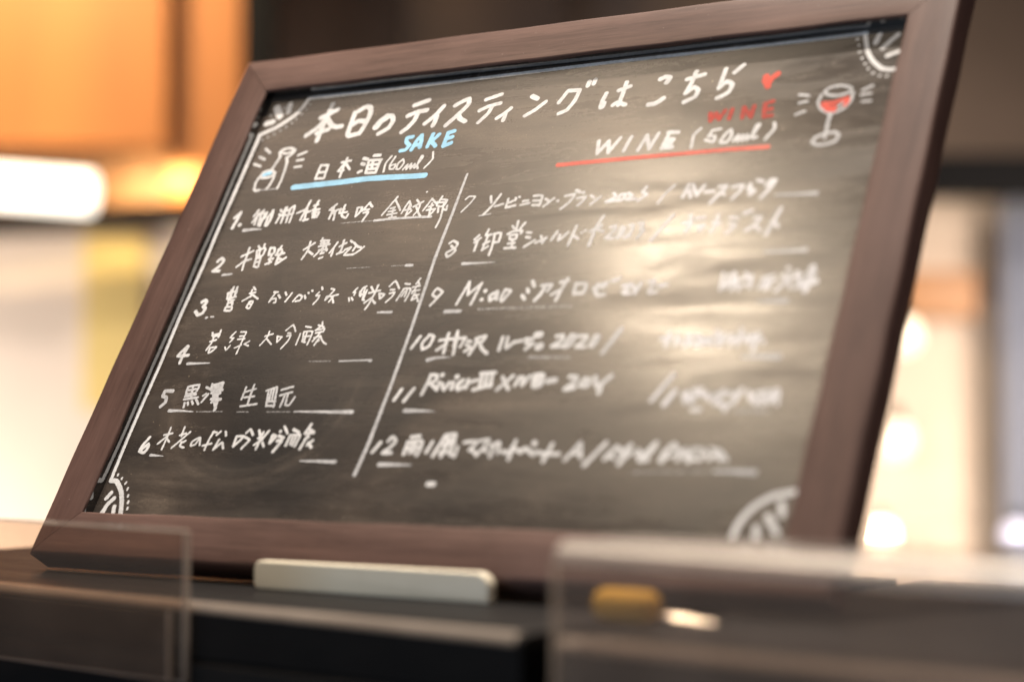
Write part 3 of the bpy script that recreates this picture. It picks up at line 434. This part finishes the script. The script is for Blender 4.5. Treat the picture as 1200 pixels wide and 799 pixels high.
wine_9: -229,54,8 -271,30,8 -287,67,8 -255,86,8 -229,58,8 -278,136,8 | -83,-1,9 -100,67,9 -117,134,9 | -83,-1,9 -66,78,9 | -65,78,9 -5,10,9 | -5,10,9 -18,78,9 -28,137,9 | 32,57,12 34,59,12 | 28,111,12 29,112,12 | 108,64,10 70,89,10 82,118,10 105,100,10 110,68,10 118,112,10 | 152,56,10 141,107,10 155,125,10 186,67,10 152,56,10 | 297,12,11 317,43,11 | 282,58,11 293,77,11 | 263,95,11 284,118,11 | 359,40,11 416,38,11 403,74,10 | 379,56,11 371,87,11 345,128,11 | 463,25,10 505,17,10 | 498,5,10 482,68,10 468,133,10 | 432,97,10 482,68,10 | 555,36,10 559,98,10 | 558,39,10 613,42,10 612,92,10 559,96,10 | 665,70,12 727,42,12 715,65,12 | 681,49,12 679,90,12 698,111,12 732,108,12 | 756,29,12 791,19,12
wine_9_faint: 1343,12,9 1350,107,9 | 1375,21,9 1375,100,9 | 1428,53,9 1466,47,9 | 1450,89,9 1485,85,9 | 1400,15,9 1443,110,9 | 1551,51,9 1605,36,9 | 1545,108,9 1559,58,9 | 1590,110,8 1600,67,9 1624,61,8 | 1683,29,8 1699,114,8 | 1704,51,8 1746,42,8 | 1721,115,8 1759,103,8 | 1762,33,8 1811,28,8 | 1775,61,8 1787,118,8 | 958,46,9 991,40,9 974,106,9 1015,104,9 | 823,62,11 865,57,11 835,101,11 872,107,11 | 919,50,11 899,108,11 | 880,65,11 902,95,11 | 1020,71,11 1059,65,11 | 1400,12,11 1410,111,10 | 1357,80,11 1419,61,10 | 1459,18,10 1498,64,10 | 1495,33,10 1500,100,10 | 1583,44,11 1573,110,11 | 1650,38,11 1672,72,11 1631,127,11 | 1667,-1,11 1671,3,11 | 1718,23,11 1740,103,11 | 1788,2,18 1789,69,18 1777,126,18 | 1748,83,18 1817,79,18
wine_10: -269,324,11 -299,393,11 | -215,316,10 -242,365,10 -227,402,10 -192,380,10 -185,328,10 -215,316,10 | -140,350,10 -76,344,10 | -100,310,10 -90,427,10 | -138,408,10 -98,376,10 | -48,299,10 -49,322,10 | -70,344,10 11,339,10 | -42,321,10 -30,436,10 | -46,351,10 -40,390,10 | 9,346,10 -3,391,10 | 32,357,10 51,363,10 | 29,379,10 54,392,10 | 33,419,10 64,399,10 | 74,346,10 128,332,10 118,364,10 82,369,10 | 85,354,10 82,392,10 66,438,10 | 105,370,10 133,408,10 170,433,10 | 232,341,10 233,415,10 | 262,342,10 269,401,10 280,401,10 308,368,10 | 301,374,10 350,363,10 | 368,355,10 407,356,10 | 376,377,10 408,382,10 | 384,414,10 422,381,10 | 423,333,20 443,332,20 | 456,400,23 463,398,23 | 539,343,11 575,340,11 575,367,11 530,400,11 585,400,11 | 620,338,11 597,403,11 625,401,11 648,346,11 620,338,11 | 668,346,11 709,347,10 701,374,10 664,406,10 716,407,10 | 757,343,10 741,402,10 760,404,10 777,353,10 757,343,10 | 886,310,12 821,443,12
wine_10_faint: 1198,352,10 1193,409,10 | 1241,417,10 1266,361,10 | 1274,390,10 1299,411,10 | 1312,362,10 1313,415,10 | 1360,371,10 1383,409,10 | 1379,368,10 1411,365,10 | 1423,414,10 1456,366,10 | 1474,360,10 1474,415,10 | 1544,361,10 1568,410,10 | 1575,359,10 1598,401,10 | 1395,342,14 1398,345,14 | 1540,389,11 1618,376,11 | 1601,355,11 1595,446,11 | 1635,400,11 1638,402,11 | 1116,372,12 1163,366,12 | 1150,343,12 1147,409,12 | 1199,381,12 1222,390,12 | 1246,359,12 1264,405,12 | 1286,360,12 1352,386,12 | 1311,406,12 1362,400,12 | 1429,357,12 1407,401,12 | 1513,332,12 1511,410,12 | 1479,389,12 1523,375,12 | 1566,374,12 1608,385,12
wine_11: -267,636,11 -290,699,11 | -194,633,11 -229,706,11 | -119,557,11 -125,605,11 -135,666,11 | -121,553,11 -83,557,11 -78,585,11 -117,607,11 | -102,605,11 -56,637,11 | -53,598,11 -54,641,11 | -33,606,11 -11,641,11 5,599,11 | 27,599,11 32,637,11 | 57,623,11 83,586,11 59,607,11 71,641,11 103,622,11 | 113,585,11 114,631,11 | 117,601,11 166,586,11 | -51,554,14 -50,555,14 | 39,565,14 42,568,14 | 174,549,11 256,545,11 | 186,557,11 192,624,11 | 213,550,11 222,624,11 | 243,550,11 252,624,11 | 160,642,11 257,616,11 | 365,565,11 332,602,11 297,643,11 | 306,571,11 361,640,11 | 404,572,11 392,618,11 | 426,573,11 432,619,11 460,567,11 | 486,564,14 531,563,14 534,618,14 498,623,14 486,564,14 | 507,582,14 512,600,14 | 570,596,17 607,592,17 | 684,573,13 722,577,13 716,607,13 676,642,13 725,634,13 | 772,585,13 754,620,13 792,625,13 796,592,13 | 823,577,13 847,629,13 906,571,13 | 866,621,13 867,664,13
wine_11_faint: 1308,672,11 1327,719,10 | 1355,652,10 1392,646,10 | 1422,666,10 1445,706,10 | 1454,693,10 1475,673,10 | 1502,680,10 1536,667,10 | 1523,727,10 1534,760,10 | 1552,680,10 1574,667,10 | 1628,661,10 1646,707,10 | 1667,667,10 1720,658,10 | 1726,681,10 1771,668,10 | 1770,662,10 1779,727,10 | 1230,568,12 1153,707,12 | 1260,657,15 1224,727,15 | 1326,666,14 1358,714,14 1376,659,14 1415,681,14 | 1504,659,14 1483,708,14 | 1479,721,14 1542,735,14 | 1590,652,14 1562,721,14 | 1645,681,14 1675,722,14 | 1692,668,14 1706,722,14 | 1759,660,19 1738,709,19
wine_12: 1153,975,10 1198,1021,10 | 1198,975,10 1222,1014,10 | 1278,1019,9 1292,967,10 | 1308,953,10 1351,946,9 | 1320,999,9 1342,986,9 | 1374,985,9 1397,952,9 | 1402,972,9 1449,1010,9 | 1441,952,9 1480,958,9 | 1496,970,9 1524,1009,9 | 1515,951,9 1562,963,9 | 1571,976,9 1594,995,9 | 1518,1009,9 1536,983,9 | 1012,984,10 1046,1010,10 | 1066,990,10 1096,956,10 | 1089,1022,10 1128,976,10 | 1157,962,10 1199,1021,10 | -280,941,11 -309,996,11 | -236,932,11 -220,909,11 -191,932,11 -213,969,11 -245,999,11 -196,998,11 | -106,909,11 -60,903,11 | -117,938,11 -117,1004,11 | -117,938,11 -39,930,11 -30,967,11 -39,1010,11 | -91,945,11 -84,996,11 | -70,938,11 -61,996,11 | -111,974,11 -44,966,11 | 27,935,11 11,992,11 | 89,899,11 56,1012,11 | 89,899,11 146,891,11 149,942,11 | 108,914,11 105,1015,10 | 127,921,11 109,980,11 | 139,914,11 156,1007,10 | 98,950,11 156,942,11 | 92,994,11 141,986,10 | 180,1014,10 182,962,10 | 143,992,10 180,1012,10 | 210,935,10 284,930,10 255,978,10 | 260,969,10 300,998,10 | 296,927,10 346,919,10 325,970,10 301,1005,10 | 332,968,10 353,983,10 | 363,954,10 408,933,10 419,989,10 | 389,940,10 381,1011,10 | 444,981,10 469,989,10 | 497,923,10 488,1023,10 | 486,959,10 541,981,10 | 449,985,12 493,984,12 | 541,985,12 562,963,12 616,998,11 | 602,935,16 605,938,16 | 617,983,12 653,982,11 | 702,939,11 679,1031,11 | 653,990,11 752,991,11 | 850,931,11 793,1022,11 | 850,931,11 873,1007,11 | 818,988,11 865,983,11 | 984,929,12 902,1047,12 | 1033,962,13 1000,1012,13 | 1043,950,13 1080,970,13 1105,984,13 | 1113,941,13 1080,1037,13 | 1158,990,13 1198,988,13 | 1178,1016,13 1218,1014,13 | 1239,927,13 1206,976,13 | 1180,1001,13 1203,988,13 | 1240,933,13 1224,976,13 | 1314,945,13 1293,1020,13 | 1329,932,13 1364,972,13 1368,1013,13 | 1381,966,13 1421,1018,13 | 1431,958,13 1426,1018,13 | 1483,964,13 1473,1011,13 | 1539,970,13 1575,1009,12 | 1565,970,13 1605,1009,12 | 1374,754,14 1409,754,14 | 85,1164,15 116,1163,15
under_rules: -1770,-430,12 -1689,-433,8 -1640,-428,4 | -853,-437,8 -719,-441,8 -578,-440,8 -480,-437,9 | -1786,-124,9 -1719,-127,6 | -526,-126,9 -486,-124,9 | -1775,163,8 -1769,162,8 | -1743,158,5 -1722,159,5 | -597,168,5 -508,168,9 | -1766,463,10 -1697,462,7 -1609,461,3 | -727,464,4 -537,460,5 | -530,464,10 -528,464,10 | -1756,761,11 -1676,761,7 -1583,767,3 | -894,766,4 -686,767,8 -524,768,12 | -1754,1035,9 -1662,1039,2 | -737,1053,3 -636,1053,7 -515,1054,11 | -168,-421,4 -100,-429,4 | -164,-117,11 -85,-116,6 31,-118,2 | -170,177,12 -77,177,10 | -172,466,12 -118,454,7 -37,453,2 | -200,761,13 -122,761,8 -21,764,2 | -239,1065,13 -161,1064,9 -51,1064,4 | 1502,-429,5 1621,-423,8 1715,-422,12 | 1527,-97,6 1694,-96,10 1731,-99,14 | 1556,180,4 1626,181,8 1701,181,12 | 1554,480,7 1648,480,11 1729,481,15 | 1557,1066,6 1654,1065,11 1752,1068,15
faint_rules: -1076,-433,4 -996,-435,4 -852,-436,4 | -915,-125,3 -763,-126,3 | -619,-126,3 -533,-126,3 | -924,462,3 -783,463,3 | -1560,767,3 -1381,766,3 | -1279,768,3 -1199,768,3 | -1077,768,3 -921,767,3 | 28,169,6 279,170,6 571,171,6 | 417,461,6 518,463,6 | 421,461,7 651,465,7 | 1590,761,11 1745,763,10 | 1156,1079,6 1409,1072,6 1557,1067,6
glass_drawing: 1623,-1045,8 1651,-1065,8 1705,-1070,8 1761,-1049,8 1753,-1021,8 1701,-1008,8 1644,-1018,8 1623,-1045,8 | 1612,-1024,8 1602,-978,8 1623,-937,8 1668,-906,8 1712,-905,8 1750,-930,8 1774,-971,8 1774,-1021,8 | 1685,-903,10 1682,-851,10 1685,-786,10 | 1639,-761,9 1679,-777,9 1727,-783,9 1754,-763,9 1744,-727,9 1698,-712,9 1649,-713,9 1624,-734,9 1639,-761,9 | 1685,-786,9 1684,-751,9 | 1711,-935,6 1737,-961,6 | 1494,-1037,8 1544,-1026,8 | 1502,-984,8 1546,-991,8 | 1500,-912,8 1543,-928,8 | 1821,-1027,8 1867,-1050,8 | 1819,-998,8 1869,-1003,7 | 1830,-956,7 1875,-956,7
glass_wine: 1630,-967,12 1683,-963,12 1755,-985,12 | 1634,-948,12 1679,-933,12 1700,-937,12 | 1747,-945,12 1759,-973,12 | 1659,-924,12 1698,-917,12'''
def grow(strokes, zoff, name, mat, rough_edge=.06, parent=board, cell=2.2):
    """hand-drawn strokes (tenths of a millimetre on the board) swelled into flat ink shapes with one clean outline"""
    caps = []
    for s in strokes:
        pts = []
        for q in s.split():
            a, b_, r_ = q.split(','); pts.append((float(a), -float(b_), float(r_) * .95))
        if len(pts) > 2:                       # gentle smoothing through the points
            P = [pts[0]] + pts + [pts[-1]]; sm = []
            for i in range(1, len(P) - 2):
                for k in range(4):
                    u = k / 4; a = []
                    for d in range(3):
                        p0, p1, p2, p3 = P[i - 1][d], P[i][d], P[i + 1][d], P[i + 2][d]
                        cr = .5 * (2 * p1 + (p2 - p0) * u + (2 * p0 - 5 * p1 + 4 * p2 - p3) * u * u + (3 * p1 - p0 - 3 * p2 + p3) * u ** 3)
                        a.append(.55 * cr + .45 * (p1 + (p2 - p1) * u))
                    sm.append(tuple(a))
            pts = sm + [pts[-1]]
        for a, b_ in zip(pts, pts[1:]): caps.append((a, b_))
    arr = np.array([[*a, *b_] for a, b_ in caps])
    mr = arr[:, [2, 5]].max() + 8
    x0, x1 = arr[:, [0, 3]].min() - mr, arr[:, [0, 3]].max() + mr
    y0, y1 = arr[:, [1, 4]].min() - mr, arr[:, [1, 4]].max() + mr
    nx, ny = int((x1 - x0) / cell) + 2, int((y1 - y0) / cell) + 2
    F = np.full((ny, nx), 9.0)
    rng = np.random.default_rng(len(caps))
    for ax, ay, ar, bx, by, br in arr:
        m = max(ar, br) + 6
        i0 = max(0, int((min(ax, bx) - m - x0) / cell)); i1 = min(nx, int((max(ax, bx) + m - x0) / cell) + 2)
        j0 = max(0, int((min(ay, by) - m - y0) / cell)); j1 = min(ny, int((max(ay, by) + m - y0) / cell) + 2)
        X = x0 + np.arange(i0, i1) * cell; Y = (y0 + np.arange(j0, j1) * cell)[:, None]
        dx, dy = bx - ax, by - ay; L = dx * dx + dy * dy + 1e-9
        tt = np.clip(((X - ax) * dx + (Y - ay) * dy) / L, 0, 1)
        d = np.hypot(X - ax - tt * dx, Y - ay - tt * dy) - (ar + (br - ar) * tt)
        F[j0:j1, i0:i1] = np.minimum(F[j0:j1, i0:i1], d)
    nz = rng.standard_normal((ny, nx))
    for _ in range(2): nz = (nz + np.roll(nz, 1, 0) + np.roll(nz, 1, 1) + np.roll(nz, -1, 0) + np.roll(nz, -1, 1)) / 2.2
    F += nz * rough_edge * 10 * .35
    verts, faces, idx = [], [], {}
    def vert(key, x, y):
        k = idx.get(key)
        if k is None:
            k = idx[key] = len(verts); verts.append(((x0 + x * cell) * 1e-4, (y0 + y * cell) * 1e-4, 0))
        return k
    I = F < 0
    code = I[:-1, :-1] * 1 + I[:-1, 1:] * 2 + I[1:, 1:] * 4 + I[1:, :-1] * 8
    js, is_ = np.nonzero(code)
    for j, i in zip(js.tolist(), is_.tolist()):
        cs = ((i, j), (i + 1, j), (i + 1, j + 1), (i, j + 1)); poly = []
        for k in range(4):
            a, b_ = cs[k], cs[(k + 1) % 4]; fa, fb = F[a[1], a[0]], F[b_[1], b_[0]]
            if fa < 0: poly.append(vert(a, *a))
            if (fa < 0) != (fb < 0):
                u = fa / (fa - fb); key = (a, b_) if a < b_ else (b_, a)
                poly.append(vert(key, a[0] + (b_[0] - a[0]) * u, a[1] + (b_[1] - a[1]) * u))
        if len(set(poly)) >= 3: faces.append(poly)
    me = bpy.data.meshes.new(name); me.from_pydata(verts, [], faces); me.update()
    o = link(name, me, mat, parent); o.location = (0, 0, -DEP + zoff)
    return o
INFO = {
 'title': ('title_lettering', M_chalk, 'large white handwritten Japanese title line'),
 'heart': ('heart_mark', M_red, 'small red heart after the title'),
 'red_word': ('red_lettering', M_redd, 'red handwritten word WINE'),
 'wine_heading': ('heading_lettering', M_chalk, 'white handwriting WINE (50ml)'),
 'red_line': ('chalk_line', M_redl, 'red line under the WINE heading'),
 'blue_word': ('blue_lettering', M_blue, 'pale blue handwritten word SAKE'),
 'blue_line': ('chalk_line', M_blue, 'pale blue line under the sake heading'),
 'sake_heading': ('heading_lettering', M_chalk, 'white handwriting of the sake heading (60ml)'),
 'bottle_drawing': ('bottle_drawing', M_chalk, 'drawn sake bottle and cup with rays'),
 'bottle_band': ('bottle_drawing_fill', M_blue, 'blue fill in the drawn cup'),
 'dim_marks': ('ornament_dots', M_dot, None),
 'corner_arcs': ('corner_ornament', M_chalk, 'white arcs, petals and dots in the corners'),
 'border_lines': ('border_line', M_chalk, 'thin white line along the top and left edge'),
 'divider_line': ('divider_line', M_chalk_g, 'slanting white line between the two lists'),
 'under_rules': ('ruled_line', M_chalk_g, None), 'faint_rules': ('ruled_line', M_faint, None),
 'glass_drawing': ('wine_glass_drawing', M_chalk_g, 'drawn wine glass with rays'),
 'glass_wine': ('wine_glass_fill', M_red, 'red wine in the drawn glass')}
for ln, line in enumerate(STROKES.strip().splitlines()):
    k, body = line.split(': ', 1)
    if k in INFO: nm, mt, lb = INFO[k]
    else:
        nm = 'list_lettering'; mt = M_dim if k.endswith('faint') else (M_chalk_g if k == 'sake_5' else M_chalk)
        if k.startswith('wine') and mt is M_chalk: mt = M_chalk
        lb = None
    ss = body.split(' | ')
    if k in ('under_rules', 'faint_rules'): sets = [[q] for q in ss]       # every ruled line is a piece of its own
    elif k in ('corner_arcs', 'border_lines', 'dim_marks'):                # one ornament per corner, one line per side
        by = {}
        for q in ss:
            x, y = [float(v) for v in q.split()[0].split(',')[:2]]
            key = (x > 0, y > 0) if k != 'border_lines' else len(by)
            if k == 'dim_marks' and y > -1120: key = (key, 'base')
            by.setdefault(key, []).append(q)
        sets = list(by.values())
    else: sets = [ss]
    for si, st in enumerate(sets):
        o = grow(st, .00006 + .00003 * (ln % 3) + .000004 * si + (.0001 if k in ('glass_wine', 'bottle_band') else 0), nm, mt, rough_edge=.12)
        if lb: o['label'] = lb

# ------------------------------------------------------------------ ivory bar
a = Vector((-.1210, .8840, 0)); bb = Vector((-.0093, .8143, 0)); dr = (bb - a).normalized()
ivory = bmesh.new()
Lb, Hb, Db = (bb - a).length, .0134, .0070
def rrect(L, H, rs, n=6):
    out = []
    for (cx, cy, a0), r in zip(((L, H, 0), (0, H, 90), (0, 0, 180), (L, 0, 270)), rs):
        x = cx - r if cx else r; y = cy - r if cy else r
        for k in range(n + 1):
            an = R(a0 + 90 * k / n); out.append((x + r * math.cos(an), y + r * math.sin(an)))
    return out
pr = rrect(Lb, Hb, (.0066, .0040, .003, .001))
vf = [ivory.verts.new((x, 0, z)) for x, z in pr]
f = ivory.faces.new(vf); ex = bmesh.ops.extrude_face_region(ivory, geom=[f])
bmesh.ops.translate(ivory, verts=[q for q in ex['geom'] if isinstance(q, bmesh.types.BMVert)], vec=(0, Db, 0))
bmesh.ops.recalc_face_normals(ivory, faces=ivory.faces)
bmesh.ops.bevel(ivory, geom=[e for e in ivory.edges if abs(e.verts[0].co.y - e.verts[1].co.y) < 1e-6], offset=.0009, segments=3, profile=.5, affect='EDGES')
o = done('ivory_bar', ivory, M_white)
o.location = (a.x - .0012, a.y, TOP + .0002); o.rotation_euler = (0, 0, math.atan2(dr.y, dr.x))
tag(o, 'flat ivory plastic bar lying against the lower edge of the chalkboard', 'plastic bar')

# ------------------------------------------------------------------ clear acrylic
def panel(parent, name, x0, x1, z0, z1, y, th, mat, edges=True):
    done(name, box_bm(x0 + .0005, x1 - .0005, y, y + th, z0 + .0005, z1 - .0005), mat, parent, smooth=False)
    if edges:
        for k in ((x1 - .0004, x1 + .0012, z0, z1), (x0, x1, z1 - .0004, z1 + .0008), (x0, x1, z0 - .0008, z0 + .0004)):
            done('cut_edge', box_bm(k[0], k[1], y - .0003, y + th + .0003, k[2], k[3], .0002, 1), M_edge, parent, smooth=False)
def tpos(off, out, z): return tuple(P0 + U * off - V * out + Vector((0, 0, z)))
r = empty('acrylic_guard', tpos(-.52, .006, 0), yaw)
tag(r, 'clear acrylic guard standing upright before the left end of the black box', 'acrylic guard')
# x along the front: its right edge stands in line with 217, 622
xr = .52 - .1835
panel(r, 'sheet', 0, xr, -.0336, .0317, 0, .0025, M_acr)
panel(r, 'pocket', 0, xr - .006, -.0330, -.003, -.0040, .0018, M_acr, False)
done('cut_edge', box_bm(xr - .0063, xr - .0055, -.0041, -.0021, -.0330, -.003), M_edge, r, smooth=False)
r = empty('acrylic_cover', tpos(.0207, .006, 0), yaw)
tag(r, 'scuffed clear acrylic cover with a folded top, blurred at the lower right', 'acrylic cover')
panel(r, 'front_sheet', 0, .50, -.10, .0290, 0, .003, M_acr2, False)
bm = bmesh.new(); RB = .0075; rows = []
for x in (0, .50):
    row = []
    for k in range(9):
        an = R(90 * k / 8); row.append(bm.verts.new((x, RB - RB * math.cos(an), .0291 + RB * math.sin(an))))
    for k in range(8, -1, -1):
        an = R(90 * k / 8); q = RB - .003; row.append(bm.verts.new((x, RB - q * math.cos(an), .0291 + q * math.sin(an))))
    rows.append(row)
for k in range(18): bm.faces.new((rows[0][k], rows[1][k], rows[1][(k + 1) % 18], rows[0][(k + 1) % 18]))
bm.faces.new(rows[0]); bm.faces.new(rows[1]); bmesh.ops.recalc_face_normals(bm, faces=bm.faces)
done('folded_edge', bm, M_bend, r)
done('cut_edge', box_bm(-.0016, -.0004, -.0003, .0033, -.10, .0290, .0002, 1), M_edge, r, smooth=False)
done('top_sheet', box_bm(0, .50, RB + .0003, .052, .0337, .0366, .0008, 2), M_acr2, r)
M_ylw, t, b = newmat('yellow_reflection_tint', (.50, .27, .02), .8)
o = done('yellow_reflection_block', box_bm(-.015, .015, -.007, .007, 0, .0135, .006, 5), M_ylw)  # solid block added in place of a yellow reflection in the cover
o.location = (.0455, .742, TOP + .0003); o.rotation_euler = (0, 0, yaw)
tag(o, 'small yellow block added for a light reflection, seen through the clear cover', 'reflection stand-in')
M_chr, t, b = newmat('polished_steel', (.8, .76, .70), .33, 1)
bm = bmesh.new(); N = Vector((-.40, -.65, .64)).normalized(); Ax = (U - N * U.dot(N)).normalized(); Bx = N.cross(Ax)  # strip added only for its glint, tilted to mirror the ceiling downlight
rows = []
for i in range(13):
    q = i / 6 - 1; wd = .0010 * math.sqrt(max(0, 1 - q * q)) + .0002
    rows.append([bm.verts.new(Ax * (q * .0150) + Bx * (wd * k) - N * (.0006 * q * q + off)) for k, off in ((-1, 0), (1, 0), (1, .0006), (-1, .0006))])
for i in range(12):
    for k in range(4): bm.faces.new((rows[i][k], rows[i][(k + 1) % 4], rows[i + 1][(k + 1) % 4], rows[i + 1][k]))
bm.faces.new(rows[0]); bm.faces.new(rows[-1]); bmesh.ops.recalc_face_normals(bm, faces=bm.faces)
o = done('glint_strip', bm, M_chr); Y = .735; o.location = ((800 - 600) / 2182.7 * Y, Y, TOP + .0030)
tag(o, 'curved steel strip added for a glint right of the yellow block', 'clip')

bpy.context.view_layer.update()
